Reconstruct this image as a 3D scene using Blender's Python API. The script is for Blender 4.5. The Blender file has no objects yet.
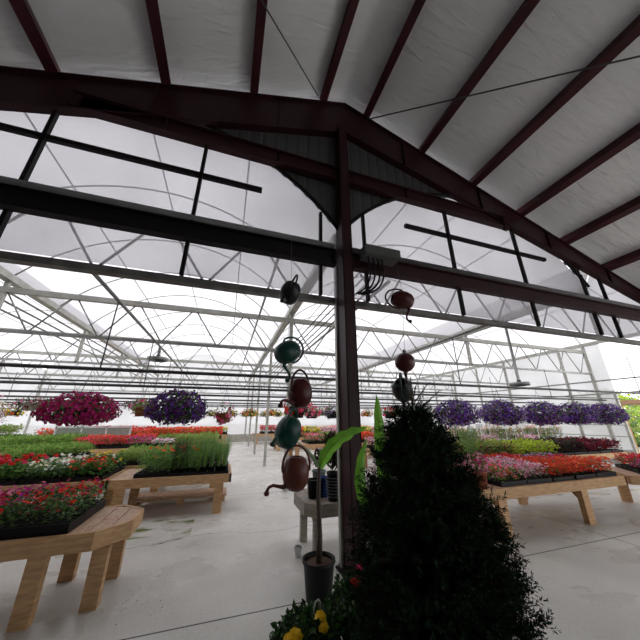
import bpy, math, random
import numpy as np
from mathutils import Vector, Matrix
random.seed(7); rng = np.random.default_rng(7)
R = math.radians
SC = bpy.context.scene
COL = SC.collection

# ------------------------------------------------------------------ camera, sky, exposure
f_px, pitch = 270.0, math.atan(98/270.0)
yaw = math.atan(95*math.cos(pitch)/f_px)
cam_d = bpy.data.cameras.new('camera'); cam = bpy.data.objects.new('camera', cam_d); COL.objects.link(cam)
cam_d.sensor_fit = 'HORIZONTAL'; cam_d.sensor_width = 36.0; cam_d.lens = 36.0*f_px/640.0
cam_d.clip_start = 0.05; cam_d.clip_end = 400
cam.location = (0, 0, 1.6); cam.rotation_euler = (math.pi/2+pitch, 0, -yaw)
SC.camera = cam
w = bpy.data.worlds.new('overcast'); SC.world = w; w.use_nodes = True
nt = w.node_tree; bg = nt.nodes['Background']
tc = nt.nodes.new('ShaderNodeTexCoord'); sx = nt.nodes.new('ShaderNodeSeparateXYZ'); cr = nt.nodes.new('ShaderNodeValToRGB')
nt.links.new(tc.outputs['Generated'], sx.inputs[0]); nt.links.new(sx.outputs[2], cr.inputs[0]); nt.links.new(cr.outputs[0], bg.inputs[0])
cr.color_ramp.elements[0].color = (0.95, 0.95, 0.97, 1); cr.color_ramp.elements[1].color = (0.97, 0.96, 1.0, 1)
bg.inputs[1].default_value = 2.2
SC.view_settings.view_transform = 'Standard'; SC.view_settings.look = 'None'
SC.view_settings.exposure = 0.2; SC.view_settings.gamma = 1.0; SC.view_settings.use_curve_mapping = False

# ------------------------------------------------------------------ materials
MATS = {}
def mat(name, col, rough=0.6, metal=0.0, col2=None, scale=8.0, stretch=(1,1,1), bump=0.0, bscale=30.0, transl=0.0, spec=0.5, coord='Object'):
    if name in MATS: return MATS[name]
    m = bpy.data.materials.new(name); m.use_nodes = True; n = m.node_tree.nodes; l = m.node_tree.links
    b = n['Principled BSDF']; b.inputs['Roughness'].default_value = rough; b.inputs['Metallic'].default_value = metal
    b.inputs['Specular IOR Level'].default_value = spec
    c4 = (*col, 1); b.inputs['Base Color'].default_value = c4
    t = n.new('ShaderNodeTexCoord'); mp = n.new('ShaderNodeMapping'); mp.inputs['Scale'].default_value = stretch
    l.new(t.outputs[coord], mp.inputs[0])
    src = None
    nz = n.new('ShaderNodeTexNoise'); nz.inputs['Scale'].default_value = scale; nz.inputs['Detail'].default_value = 5
    l.new(mp.outputs[0], nz.inputs['Vector'])
    c2 = col2 if col2 else tuple(x*0.85 for x in col)
    rp = n.new('ShaderNodeValToRGB'); rp.color_ramp.elements[0].position = .35; rp.color_ramp.elements[1].position = .65
    rp.color_ramp.elements[0].color = c4; rp.color_ramp.elements[1].color = (*c2, 1)
    l.new(nz.outputs[0], rp.inputs[0]); l.new(rp.outputs[0], b.inputs['Base Color']); src = rp
    if bump:
        n2 = n.new('ShaderNodeTexNoise'); n2.inputs['Scale'].default_value = bscale; n2.inputs['Detail'].default_value = 4
        l.new(mp.outputs[0], n2.inputs['Vector'])
        bp = n.new('ShaderNodeBump'); bp.inputs['Strength'].default_value = bump; bp.inputs['Distance'].default_value = .02
        l.new(n2.outputs[0], bp.inputs['Height']); l.new(bp.outputs[0], b.inputs['Normal'])
    if transl:
        tr = n.new('ShaderNodeBsdfTranslucent'); mx = n.new('ShaderNodeMixShader'); mx.inputs[0].default_value = transl
        l.new(src.outputs[0], tr.inputs[0]); l.new(b.outputs[0], mx.inputs[1]); l.new(tr.outputs[0], mx.inputs[2])
        l.new(mx.outputs[0], n['Material Output'].inputs[0])
    MATS[name] = m; return m

def film(name, clear, tint, dens=.5):
    m = bpy.data.materials.new(name); m.use_nodes = True; n = m.node_tree.nodes; l = m.node_tree.links
    n.remove(n['Principled BSDF']); o = n['Material Output']
    tp = n.new('ShaderNodeBsdfTransparent'); tr = n.new('ShaderNodeBsdfTranslucent'); df = n.new('ShaderNodeBsdfDiffuse')
    tr.inputs[0].default_value = (*tint, 1); df.inputs[0].default_value = (*tint, 1)
    a = n.new('ShaderNodeMixShader'); a.inputs[0].default_value = .25; l.new(tr.outputs[0], a.inputs[1]); l.new(df.outputs[0], a.inputs[2])
    b = n.new('ShaderNodeMixShader'); l.new(tp.outputs[0], b.inputs[1]); l.new(a.outputs[0], b.inputs[2])
    nz = n.new('ShaderNodeTexNoise'); nz.inputs['Scale'].default_value = .9; nz.inputs['Detail'].default_value = 4
    t = n.new('ShaderNodeTexCoord'); l.new(t.outputs['Object'], nz.inputs['Vector'])
    mr = n.new('ShaderNodeMapRange'); mr.inputs[1].default_value = .3; mr.inputs[2].default_value = .7
    mr.inputs[3].default_value = 1-clear-.05; mr.inputs[4].default_value = 1-clear+.05
    l.new(nz.outputs[0], mr.inputs[0]); l.new(mr.outputs[0], b.inputs[0]); l.new(b.outputs[0], o.inputs[0])
    return m

M_red = mat('oxide_red_steel', (.030, .005, .008), .5, 0, (.022, .004, .006), 3, spec=.25)
M_purlin = mat('maroon_purlin_paint', (.062, .010, .017), .5, 0, (.045, .008, .012), 3, spec=.3)
M_dark = mat('dark_bronze_steel', (.006, .004, .0045), .6, 0, spec=.2)
M_galv = mat('galvanized_steel', (.38, .39, .37), .42, .55, (.30, .31, .30), 6)
M_galvl = mat('pale_galvanized_steel', (.50, .50, .45), .5, .3, (.38, .38, .34), 5)
M_pipe = mat('dark_pipe', (.06, .06, .065), .5, .2)
M_black = mat('black_plastic', (.009, .009, .010), .5, 0, spec=.25)
M_wood = mat('bench_lumber', (.64, .40, .20), .65, 0, (.46, .27, .13), 5, (1.5, 1.5, 8), .25, 30)
M_woodp = mat('bench_planks', (.62, .42, .28), .6, 0, (.46, .29, .19), 4, (9, 1.2, 4), .25, 30)
M_woodd = mat('grey_weathered_lumber', (.36, .31, .26), .65, 0, (.24, .20, .165), 5, (1.5, 1.5, 8), .25, 30)
M_corr = mat('dark_corrugated_metal', (.07, .072, .075), .5, .2)
M_roofskin = mat('roof_sheet', (.3, .3, .3), .6, .3)
M_wall = mat('shade_wall_dark', (.07, .065, .06), .6)  # dark tone for the unseen added walls, to cut bounce light
M_terra = mat('terracotta_plastic', (.30, .075, .035), .5)
M_soil = mat('potting_soil', (.035, .022, .015), .9, 0, (.012, .008, .006), 60, bump=.6)
M_bark = mat('bark_chips', (.16, .09, .06), .9, 0, (.05, .03, .02), 70, bump=.8)
M_wire = mat('hanger_wire', (.10, .10, .10), .5, .5)
M_white = mat('white_plastic', (.75, .75, .74), .5)
M_greenp = mat('sage_green_plastic', (.16, .22, .20), .45)
M_bluep = mat('cobalt_blue_plastic', (.03, .07, .32), .35)
M_box = mat('grey_control_box', (.07, .075, .07), .5)
M_bananal = mat('banana_leaf', (.22, .52, .05), .45, 0, (.12, .34, .03), 6, (1, 1, 1), transl=.45)
M_pstem = mat('brown_stem', (.10, .055, .03), .7, 0, (.05, .03, .02), 20)
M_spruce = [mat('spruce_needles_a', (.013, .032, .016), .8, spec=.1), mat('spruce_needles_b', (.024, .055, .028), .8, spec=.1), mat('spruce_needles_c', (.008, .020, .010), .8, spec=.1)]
def flm(name, c, tr=.3): return mat('petal_'+name, c, .6, 0, tuple(min(1, x*1.15) for x in c), 30, transl=tr)
def lfm(name, c): return mat('leaf_'+name, c, .55, 0, tuple(x*.7 for x in c), 25, transl=.3)
P = dict(red=flm('red', (.72, .02, .012)), orange=flm('orange', (.85, .13, .015)), scarlet=flm('scarlet', (.80, .045, .03)), magenta=flm('magenta', (.50, .01, .19)),
         crimson=flm('crimson', (.42, .008, .10)), deepmag=flm('deepmag', (.26, .004, .075)), pink=flm('pink', (.88, .25, .42)), palepink=flm('palepink', (.88, .48, .62)),
         hotpink=flm('hotpink', (.85, .07, .20)), white=flm('white', (.88, .88, .84)), coral=flm('coral', (.92, .16, .06)), yellow=flm('yellow', (.90, .62, .02)), violet=flm('violet', (.18, .055, .46)),
         purple=flm('purple', (.075, .018, .16)), plum=flm('plum', (.10, .012, .10)), lavender=flm('lavender', (.46, .32, .70)), lilac=flm('lilac', (.36, .22, .46)), fuchsia=flm('fuchsia', (.66, .02, .42)), cream=flm('cream', (.8, .75, .5)))
Lf = dict(mid=lfm('mid', (.15, .32, .05)), deep=lfm('deep', (.065, .17, .035)), dark=lfm('dark', (.03, .075, .02)), lightgreen=lfm('lightgreen', (.42, .62, .16)), lime=lfm('lime', (.62, .78, .05)), fresh=lfm('fresh', (.34, .56, .10)),
          burg=lfm('burgundy', (.07, .012, .03)), wine=lfm('wine', (.28, .015, .03)), rust=lfm('rust', (.42, .16, .06)), grey=lfm('grey', (.28, .34, .22)), straw=lfm('straw', (.42, .42, .16)),
          sage=lfm('sage', (.22, .36, .18)), tan=lfm('tan', (.30, .20, .13)))

# ------------------------------------------------------------------ mesh helper
class MB:
    def __init__(s): s.v = []; s.f = []; s.m = []; s.n = 0; s.smooth = []
    def add(s, v, f, mi=0, sm=False):
        v = [tuple(map(float, p)) for p in v]; s.v += v
        s.f += [tuple(int(i)+s.n for i in q) for q in f]; s.m += [mi]*len(f); s.smooth += [sm]*len(f); s.n += len(v); return s
    def box(s, x0, x1, y0, y1, z0, z1, mi=0, M=None):
        v = [(x, y, z) for z in (z0, z1) for y in (y0, y1) for x in (x0, x1)]
        if M is not None: v = [M @ Vector(p) for p in v]
        return s.add(v, [(0, 2, 3, 1), (4, 5, 7, 6), (0, 1, 5, 4), (2, 6, 7, 3), (0, 4, 6, 2), (1, 3, 7, 5)], mi)
    def beam(s, a, b, wd, h, up=(0, 0, 1), mi=0):
        a = Vector(a); b = Vector(b); d = (b-a).normalized(); u = Vector(up)
        r = d.cross(u)
        if r.length < 1e-4: r = d.cross(Vector((1, 0, 0)))
        r.normalize(); u = r.cross(d).normalized(); v = []
        for p in (a, b):
            for i, j in ((-1, -1), (1, -1), (1, 1), (-1, 1)): v.append(p+r*(i*wd/2)+u*(j*h/2))
        return s.add(v, [(0, 1, 2, 3), (7, 6, 5, 4), (0, 4, 5, 1), (1, 5, 6, 2), (2, 6, 7, 3), (3, 7, 4, 0)], mi)
    def tube(s, pts, r, n=8, mi=0, closed=False, cap=True):
        pts = [Vector(p) for p in pts]; k = len(pts); rs = r if isinstance(r, (list, tuple)) else [r]*k
        v = []; prev = None
        for i, p in enumerate(pts):
            if closed: d = pts[(i+1) % k]-pts[i-1]
            else: d = pts[min(i+1, k-1)]-pts[max(i-1, 0)]
            d.normalize()
            if prev is None: a = d.orthogonal().normalized()
            else: a = (prev-d*prev.dot(d)).normalized()
            prev = a; b = d.cross(a)
            for j in range(n):
                t = 2*math.pi*j/n; v.append(p+(a*math.cos(t)+b*math.sin(t))*rs[i])
        f = []
        for i in range(k if closed else k-1):
            for j in range(n):
                i2 = (i+1) % k; f.append((i*n+j, i*n+(j+1) % n, i2*n+(j+1) % n, i2*n+j))
        if cap and not closed: f += [tuple(range(n-1, -1, -1)), tuple((k-1)*n+j for j in range(n))]
        return s.add(v, f, mi, True)
    def lathe(s, prof, c=(0, 0, 0), n=20, mi=0, M=None, sm=True):
        v = []
        for r, z in prof:
            for j in range(n):
                t = 2*math.pi*j/n; p = Vector((r*math.cos(t), r*math.sin(t), z))
                if M is not None: p = M @ p
                v.append(p+Vector(c))
        f = []
        for i in range(len(prof)-1):
            for j in range(n): f.append((i*n+j, i*n+(j+1) % n, (i+1)*n+(j+1) % n, (i+1)*n+j))
        return s.add(v, f, mi, sm)
    def prism(s, poly, y0, y1, mi=0, axis='y'):
        k = len(poly)
        if axis == 'y': v = [(x, y0, z) for x, z in poly]+[(x, y1, z) for x, z in poly]
        else: v = [(x, y, y0) for x, y in poly]+[(x, y, y1) for x, y in poly]
        f = [tuple(range(k)), tuple(range(2*k-1, k-1, -1))]+[(i, i+k, (i+1) % k+k, (i+1) % k) for i in range(k)]
        return s.add(v, f, mi)
    def leaves(s, pos, dirs, nrm, ln, wd, mi=0, fold=.25):
        # pos,dirs,nrm: (N,3) arrays; rhomb leaf folded on the mid line
        pos = np.asarray(pos); N = len(pos); dirs = dirs/np.linalg.norm(dirs, axis=1, keepdims=True)
        side = np.cross(dirs, nrm); side /= np.linalg.norm(side, axis=1, keepdims=True)+1e-9
        up = np.cross(side, dirs)
        ln = np.broadcast_to(np.asarray(ln, float), (N,))[:, None]; wd = np.broadcast_to(np.asarray(wd, float), (N,))[:, None]
        a = pos; b = pos+dirs*ln*.5+side*wd*.5+up*wd*fold; c = pos+dirs*ln-up*ln*.12; d = pos+dirs*ln*.5-side*wd*.5+up*wd*fold
        V = np.stack([a, b, c, d], 1).reshape(-1, 3); base = s.n
        s.v += V.tolist(); q = np.arange(N)*4+base
        s.f += np.stack([q, q+1, q+2], 1).tolist()+np.stack([q, q+2, q+3], 1).tolist()
        mi = np.broadcast_to(np.asarray(mi), (N,)).tolist(); s.m += mi+mi; s.smooth += [False]*(2*N); s.n += 4*N; return s
    def blooms(s, pos, nrm, r, mi=0, k=5, cup=.3):
        pos = np.asarray(pos, float); N = len(pos); nrm = nrm/np.linalg.norm(nrm, axis=1, keepdims=True)
        ref = np.where(np.abs(nrm[:, 2:3]) > .9, [[1., 0, 0]], [[0., 0, 1.]]); a = np.cross(nrm, ref); a /= np.linalg.norm(a, axis=1, keepdims=True); b = np.cross(nrm, a)
        r = np.broadcast_to(np.asarray(r, float), (N,))[:, None]; ph = rng.random((N, 1))*6.28
        V = [pos]
        for j in range(2*k):
            t = ph+math.pi*j/k; rr = r*(1.0 if j % 2 == 0 else .72); V.append(pos+(a*np.cos(t)+b*np.sin(t))*rr+nrm*rr*cup)
        V = np.stack(V, 1).reshape(-1, 3); n1 = 2*k+1; q = np.arange(N)*n1+s.n; s.v += V.tolist()
        mi = np.broadcast_to(np.asarray(mi), (N,)).tolist()
        for j in range(2*k):
            s.f += np.stack([q, q+1+j, q+1+(j+1) % (2*k)], 1).tolist(); s.m += mi; s.smooth += [False]*N
        s.n += N*n1; return s
    def mesh(s, name, mats):
        me = bpy.data.meshes.new(name); me.from_pydata(s.v, [], s.f); me.update()
        for m in (mats if isinstance(mats, (list, tuple)) else [mats]): me.materials.append(m)
        me.polygons.foreach_set('material_index', s.m); me.polygons.foreach_set('use_smooth', s.smooth); return me
    def obj(s, name, mats, parent=None, loc=None):
        o = bpy.data.objects.new(name, s.mesh(name, mats)); COL.objects.link(o)
        if parent: o.parent = parent
        if loc: o.location = loc
        return o
def tag(o, label=None, cat=None, group=None, kind=None):
    for k, v in (('label', label), ('category', cat), ('group', group), ('kind', kind)):
        if v: o[k] = v
    return o
def thing(name, label, cat, loc=(0, 0, 0), rz=0, group=None, kind=None):
    o = bpy.data.objects.new(name, None); COL.objects.link(o); o.location = loc; o.rotation_euler = (0, 0, rz); o.empty_display_size = .1
    return tag(o, label, cat, group, kind)
KIDS = {}
def copy_tree(o, parent=None):
    c = o.copy(); COL.objects.link(c); c.parent = parent
    if parent is None:
        for k in ('label', 'group'):
            if k in c: del c[k]
    for ch in [x for x in KIDS.get(o.name, [])]: copy_tree(ch, c)
    return c
def reg(o):   # remember children of a prototype for quick copying
    ks = [x for x in bpy.data.objects if x.parent == o]; KIDS[o.name] = ks
    for k in ks: reg(k)
    return o
ORD = ['first', 'second', 'third', 'fourth', 'fifth', 'sixth', 'seventh', 'eighth', 'ninth', 'tenth', 'eleventh', 'twelfth', 'thirteenth', 'fourteenth', 'fifteenth', 'sixteenth', 'seventeenth', 'eighteenth', 'nineteenth', 'twentieth']
def sph(n):
    d = rng.normal(size=(n, 3)); return d/np.linalg.norm(d, axis=1, keepdims=True)

# ------------------------------------------------------------------ the setting
WY = 3.45                                     # plane of the gable wall
def floor_mat():
    m = bpy.data.materials.new('wet_concrete'); m.use_nodes = True; n = m.node_tree.nodes; l = m.node_tree.links; b = n['Principled BSDF']
    t = n.new('ShaderNodeTexCoord')
    def noise(sc, det=5, st=(1, 1, 1)):
        mp = n.new('ShaderNodeMapping'); mp.inputs['Scale'].default_value = st; l.new(t.outputs['Object'], mp.inputs[0])
        z = n.new('ShaderNodeTexNoise'); z.inputs['Scale'].default_value = sc; z.inputs['Detail'].default_value = det; l.new(mp.outputs[0], z.inputs['Vector']); return z
    def ramp(src, p0, c0, p1, c1):
        r = n.new('ShaderNodeValToRGB'); r.color_ramp.elements[0].position = p0; r.color_ramp.elements[1].position = p1
        r.color_ramp.elements[0].color = (*c0, 1); r.color_ramp.elements[1].color = (*c1, 1); l.new(src, r.inputs[0]); return r
    base = ramp(noise(.9, 8).outputs[0], .35, (.60, .585, .54), .7, (.76, .745, .69))
    fine = ramp(noise(40, 4).outputs[0], .3, (.86, .86, .86), .7, (1, 1, 1))
    mul = n.new('ShaderNodeMixRGB'); mul.blend_type = 'MULTIPLY'; mul.inputs[0].default_value = 1
    l.new(base.outputs[0], mul.inputs[1]); l.new(fine.outputs[0], mul.inputs[2])
    # saw-cut joints: thin lines across (y) and along (x), plus a wandering crack
    sp = n.new('ShaderNodeSeparateXYZ'); l.new(t.outputs['Object'], sp.inputs[0])
    def band(val_socket, c, hw):
        s_ = n.new('ShaderNodeMath'); s_.operation = 'SUBTRACT'; s_.inputs[1].default_value = c; l.new(val_socket, s_.inputs[0])
        a = n.new('ShaderNodeMath'); a.operation = 'ABSOLUTE'; l.new(s_.outputs[0], a.inputs[0])
        k = n.new('ShaderNodeMath'); k.operation = 'LESS_THAN'; k.inputs[1].default_value = hw; l.new(a.outputs[0], k.inputs[0]); return k.outputs[0]
    cz = noise(1.1, 6); ad = n.new('ShaderNodeMath'); ad.operation = 'MULTIPLY_ADD'; ad.inputs[1].default_value = .9; l.new(cz.outputs[0], ad.inputs[0]); l.new(sp.outputs[1], ad.inputs[2])
    acc = None
    for sck in (band(sp.outputs[1], 3.12, .008), band(sp.outputs[1], 7.15, .010), band(sp.outputs[1], 10.8, .012), band(sp.outputs[0], 5.4, .008), band(sp.outputs[0], -3.6, .01), band(ad.outputs[0], 5.4, .006)):
        if acc is None: acc = sck
        else:
            mx = n.new('ShaderNodeMath'); mx.operation = 'MAXIMUM'; l.new(acc, mx.inputs[0]); l.new(sck, mx.inputs[1]); acc = mx.outputs[0]
    mj = n.new('ShaderNodeMixRGB'); mj.inputs[2].default_value = (.07, .065, .06, 1); l.new(acc, mj.inputs[0]); l.new(mul.outputs[0], mj.inputs[1])
    # mossy strip by the bench
    ms = noise(2.2, 6, (1, 2.5, 1)); rm = ramp(ms.outputs[0], .52, (0, 0, 0), .66, (1, 1, 1))
    by = band(sp.outputs[1], 5.55, .55); bx = band(sp.outputs[0], -1.4, 1.1)
    m1 = n.new('ShaderNodeMath'); m1.operation = 'MULTIPLY'; l.new(by, m1.inputs[0]); l.new(bx, m1.inputs[1])
    m2 = n.new('ShaderNodeMath'); m2.operation = 'MULTIPLY'; l.new(m1.outputs[0], m2.inputs[0]); l.new(rm.outputs[0], m2.inputs[1])
    mg = n.new('ShaderNodeMixRGB'); mg.inputs[2].default_value = (.13, .17, .05, 1); l.new(m2.outputs[0], mg.inputs[0]); l.new(mj.outputs[0], mg.inputs[1])
    l.new(mg.outputs[0], b.inputs['Base Color'])
    rr = ramp(noise(1.3, 6, (1, 1.6, 1)).outputs[0], .40, (.22,)*3, .60, (.6,)*3); l.new(rr.outputs[0], b.inputs['Roughness'])
    b.inputs['Specular IOR Level'].default_value = .3
    bp = n.new('ShaderNodeBump'); bp.inputs['Strength'].default_value = .12; bp.inputs['Distance'].default_value = .01; l.new(noise(14, 5).outputs[0], bp.inputs['Height']); l.new(bp.outputs[0], b.inputs['Normal'])
    return m
tag(MB().box(-11.6, 14.6, -7, 22.2, -.1, 0).obj('floor', floor_mat()), kind='structure')
M_ground = mat('outside_ground', (.52, .50, .46), .9, 0, (.42, .41, .36), .5)
tag(MB().box(-70, 80, -60, 90, -.22, -.11).obj('ground', M_ground), kind='structure')

# steel building roof over the camera: insulation blanket between purlins
RX, ZT, SL = 1.65, 7.66, .37          # ridge x, rafter top at ridge, slope
def ztop(x): return ZT-SL*abs(x-RX)
def zbot(x): return 6.80-(.305 if x > RX else .325)*abs(x-RX)
PX = [1.65-.47, 1.65+.47]+[RX+s*(.47+1.31*k) for k in range(1, 8) for s in (-1, 1)]
PX = sorted(PX)
YB = -7.0
def insul():
    m = bpy.data.materials.new('white_insulation_facing'); m.use_nodes = True; n = m.node_tree.nodes; l = m.node_tree.links; b = n['Principled BSDF']
    b.inputs['Roughness'].default_value = .38; b.inputs['Specular IOR Level'].default_value = .5
    t = n.new('ShaderNodeTexCoord')
    mp = n.new('ShaderNodeMapping'); mp.inputs['Scale'].default_value = (.7, 3.2, .7); mp.inputs['Rotation'].default_value = (0, 0, .25); l.new(t.outputs['Object'], mp.inputs[0])
    w1 = n.new('ShaderNodeTexNoise'); w1.inputs['Scale'].default_value = 2.4; w1.inputs['Detail'].default_value = 6; w1.inputs['Distortion'].default_value = .8; l.new(mp.outputs[0], w1.inputs['Vector'])
    n2 = n.new('ShaderNodeTexNoise'); n2.inputs['Scale'].default_value = .7; n2.inputs['Detail'].default_value = 4; l.new(t.outputs['Object'], n2.inputs['Vector'])
    rp = n.new('ShaderNodeValToRGB'); rp.color_ramp.elements[0].color = (.78, .80, .81, 1); rp.color_ramp.elements[1].color = (.88, .90, .91, 1)
    rp.color_ramp.elements[0].position = .35; rp.color_ramp.elements[1].position = .65; l.new(n2.outputs[0], rp.inputs[0]); l.new(rp.outputs[0], b.inputs['Base Color'])
    bp = n.new('ShaderNodeBump'); bp.inputs['Strength'].default_value = .8; bp.inputs['Distance'].default_value = .05
    l.new(w1.outputs[0], bp.inputs['Height']); l.new(bp.outputs[0], b.inputs['Normal']); return m
M_ins = insul()
xs = [PX[0]-1.2]+PX+[PX[-1]+1.2]
ins = MB(); V = []; NX, NY = 8, 60
cols = []
for a, b in zip(xs[:-1], xs[1:]):
    for i in range(NX):
        u = i/NX; x = a+(b-a)*u
        cols.append((x, ztop(x)+.21-.055*math.sin(math.pi*u)**.7 if True else 0, u))
cols.append((xs[-1], ztop(xs[-1])+.21, 0))
ys = np.linspace(YB, WY+.1, NY)
for j, y in enumerate(ys):
    for i, (x, z, u) in enumerate(cols):
        k = math.sin(math.pi*u); wob = .018*k*(math.sin(y*7+x*3.1+2*math.sin(y*1.3+x))+.6*math.sin(y*13.7+x*9))
        V.append((x, y, z+wob))
nc = len(cols); F = [(j*nc+i, j*nc+i+1, (j+1)*nc+i+1, (j+1)*nc+i) for j in range(NY-1) for i in range(nc-1)]
ins.add(V, F, 0, True); tag(ins.obj('ceiling', M_ins), kind='structure')
rs = MB()
for s in (-1, 1):
    xe = xs[0] if s < 0 else xs[-1]
    rs.add([(RX, YB-.3, ztop(RX)+.32), (xe, YB-.3, ztop(xe)+.26), (xe, WY+.25, ztop(xe)+.26), (RX, WY+.25, ztop(RX)+.32),
            (RX, YB-.3, ztop(RX)+.36), (xe, YB-.3, ztop(xe)+.30), (xe, WY+.25, ztop(xe)+.30), (RX, WY+.25, ztop(RX)+.36)],
           [(0, 1, 2, 3), (7, 6, 5, 4), (0, 4, 5, 1), (1, 5, 6, 2), (2, 6, 7, 3), (3, 7, 4, 0)])
tag(rs.obj('roof', M_roofskin), kind='structure')
rights = [p for p in PX if p > RX]; lefts = [p for p in PX if p < RX][::-1]
for side, lst in (('right', rights), ('left', lefts)):
    for k, x in enumerate(lst):
        b = MB(); z = ztop(x); s = 1 if side == 'right' else -1
        b.beam((x, YB, z+.12), (x, WY-.02, z+.12), .07, .22, (s*SL, 0, 1)); b.beam((x, YB, z+.008), (x, WY-.02, z+.008), .135, .016, (s*SL, 0, 1))
        tag(b.obj('roof_purlin', M_purlin), 'dark red steel roof purlin on the %s slope, %s from the ridge' % (side, ORD[k]), 'purlin', 'purlins under the white insulated roof')
# thin bracing cables under the insulation
tag(MB().tube([(2.05, 3.30, 7.30), (4.87, .736, 6.24), (9.2, -3.2, 4.62)], .012, 6).obj('brace_cable', M_pipe), 'thin dark cable crossing under the purlins of the right roof slope', 'cable')
tag(MB().tube([(1.0, 3.15, 7.25), (-.13, 2.08, 6.83), (-2.3, .03, 6.02)], .010, 6).obj('brace_cable', M_pipe), 'thin dark cable crossing under the purlins left of the ridge', 'cable')
# gable rafters (tapered I section)
for side, s in (('right', 1), ('left', -1)):
    b = MB(); X = [RX+s*d for d in (0, 2, 4, 6, 8, 9.6)]
    poly = [(x, ztop(x)) for x in X]+[(x, zbot(x)) for x in X[::-1]]
    if s < 0: poly = poly[::-1]
    b.prism(poly, WY-.07, WY-.055)
    for fn in (ztop, zbot):
        for a, c in zip(X[:-1], X[1:]): b.beam((a, WY-.06, fn(a)), (c, WY-.06, fn(c)), .12, .018, (0, 0, 1))
    for d in (1.3, 3.2, 5.1, 7.0):
        x = RX+s*d; b.box(x-.006, x+.006, WY-.11, WY-.01, zbot(x), ztop(x))
    tag(b.obj('gable_rafter', M_red), 'dark red tapered steel rafter along the %s side of the gable' % side, 'rafter')
    # column at the eave
    x = RX+s*9.5; tag(MB().beam((x, WY-.08, 0), (x, WY-.08, zbot(x)+.1), .25, .25, (0, 1, 0)).obj('steel_column', M_red), 'dark red steel column under the %s eave' % side, 'column')
# horizontal tie across the gable
tie = MB(); tie.box(-2.45, 5.5, WY-.07, WY-.055, 5.55, 5.82)
for z in (5.55, 5.82): tie.box(-2.45, 5.5, WY-.125, WY-.005, z-.008, z+.008)
for x in (-2.4, 5.45): tie.box(x-.05, x+.05, WY-.1, WY-.03, 5.5, 5.88)
for x in (-1.3, .4, 2.9): tie.box(x-.008, x+.008, WY-.12, WY-.01, 5.56, 5.81)
tag(tie.obj('tie_beam', M_red), 'dark red horizontal steel tie beam high across the gable', 'beam')
# centre post
post = thing('steel_post', 'dark red steel post standing in the middle of the gable wall', 'post', (1.525, 3.38, 0))
p = MB()
for x in (-.075, .075): p.box(x-.008, x+.008, -.13, .13, 0, 6.78)
p.box(-.08, .08, .115, .13, 0, 6.75); p.box(-.08, .08, -.13, -.115, 0, 6.75)
p.obj('shaft', M_red, post)
MB().box(-.15, .15, -.22, .22, 0, .02).obj('base_plate', M_dark, post)
MB().box(-.11, -.06, .132, .20, 0, 4.4).obj('galvanized_strip', M_galvl, post)
for x, y in ((-.12, -.19), (.12, -.19), (-.12, .19), (.12, .19)): MB().lathe([(0, .045), (.014, .045), (.014, .02)], (x, y, 0), 6).obj('anchor_bolt', M_galv, post)

# arches ---------------------------------------------------
BAYS = [(-11.1, -4.8), (-4.8, 1.5), (1.5, 7.8), (7.8, 14.1)]
ZS, HA = 4.5, 1.62
def arch(bay, u):      # u in 0..1 across
    a, b = bay; x = a+(b-a)*u; t = abs(2*u-1)
    Rr = (3.15**2+HA**2)/(2*HA); return x, ZS+math.sqrt(Rr*Rr-(3.15*t)**2)-(Rr-HA)
def zarch(x):
    for a, b in BAYS:
        if a <= x <= b: return arch((a, b), (x-a)/(b-a))[1]
    return ZS
# corrugated infill between rafters and arches
def corr(x0, x1, fb, ft, name, label, y=WY+.02):
    b = MB(); n = int(round((x1-x0)/.05)); V = []; F = []
    for i in range(n+1):
        x = x0+(x1-x0)*i/n; yy = y+(.018 if (i % 4) in (0,) else 0); V += [(x, yy, fb(x)), (x, yy, max(ft(x), fb(x)+.002))]
    k = len(V); V += [(v[0], v[1]+.004, v[2]) for v in V]
    for i in range(n): F += [(2*i, 2*i+2, 2*i+3, 2*i+1), (k+2*i, k+2*i+1, k+2*i+3, k+2*i+2)]
    b.add(V, F); return tag(b.obj(name, M_corr), label, 'panel')
corr(-2.3, 1.5, lambda x: zarch(x)-.02, lambda x: zbot(x)+.12, 'corrugated_panel', 'dark corrugated metal infill left of the post, under the rafter')
corr(1.55, 5.6, lambda x: zarch(x)-.02, lambda x: zbot(x)+.12, 'corrugated_panel', 'dark corrugated metal infill right of the post, under the rafter')
corr(6.9, 7.75, lambda x: zarch(x)-.02, lambda x: max(zbot(x)+.08, zarch(x)), 'corrugated_panel', 'small dark corrugated triangle tucked under the lower right rafter')
for s, lab in ((1, 'left'), (2, 'right')):
    bay = BAYS[s]; pts = [arch(bay, u) for u in np.linspace(0, 1, 33)]
    tag(MB().tube([(x, WY-.02, z) for x, z in pts], .03, 8).obj('arch_trim', M_dark), 'dark curved edge trim of the greenhouse end wall %s of the post' % lab, 'trim')
# header beams
for a, b_, lab in ((-11, 1.36, 'left'), (1.66, 14.4, 'right')):
    h = MB(); h.box(a, b_, WY-.10, WY-.085, 3.80, 4.05)
    for z in (3.80, 4.05): h.box(a, b_, WY-.155, WY-.03, z-.009, z+.009)
    if lab == 'left': h.box(b_-.03, b_, WY-.155, WY-.03, 3.80, 4.05)
    tag(h.obj('header_beam', M_dark if lab == 'left' else M_red), 'dark steel header beam spanning the wall %s of the post' % lab, 'beam')
    c = MB().tube([(a, WY-.02, 4.18), (b_, WY-.02, 4.18)], .06, 12)
    tag(c.obj('rolled_curtain', mat('grey_curtain', (.17, .17, .175), .6, 0, (.12, .12, .125), 3, (1, 8, 8))), 'grey rolled curtain lying along the header %s of the post' % lab, 'curtain')
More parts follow.
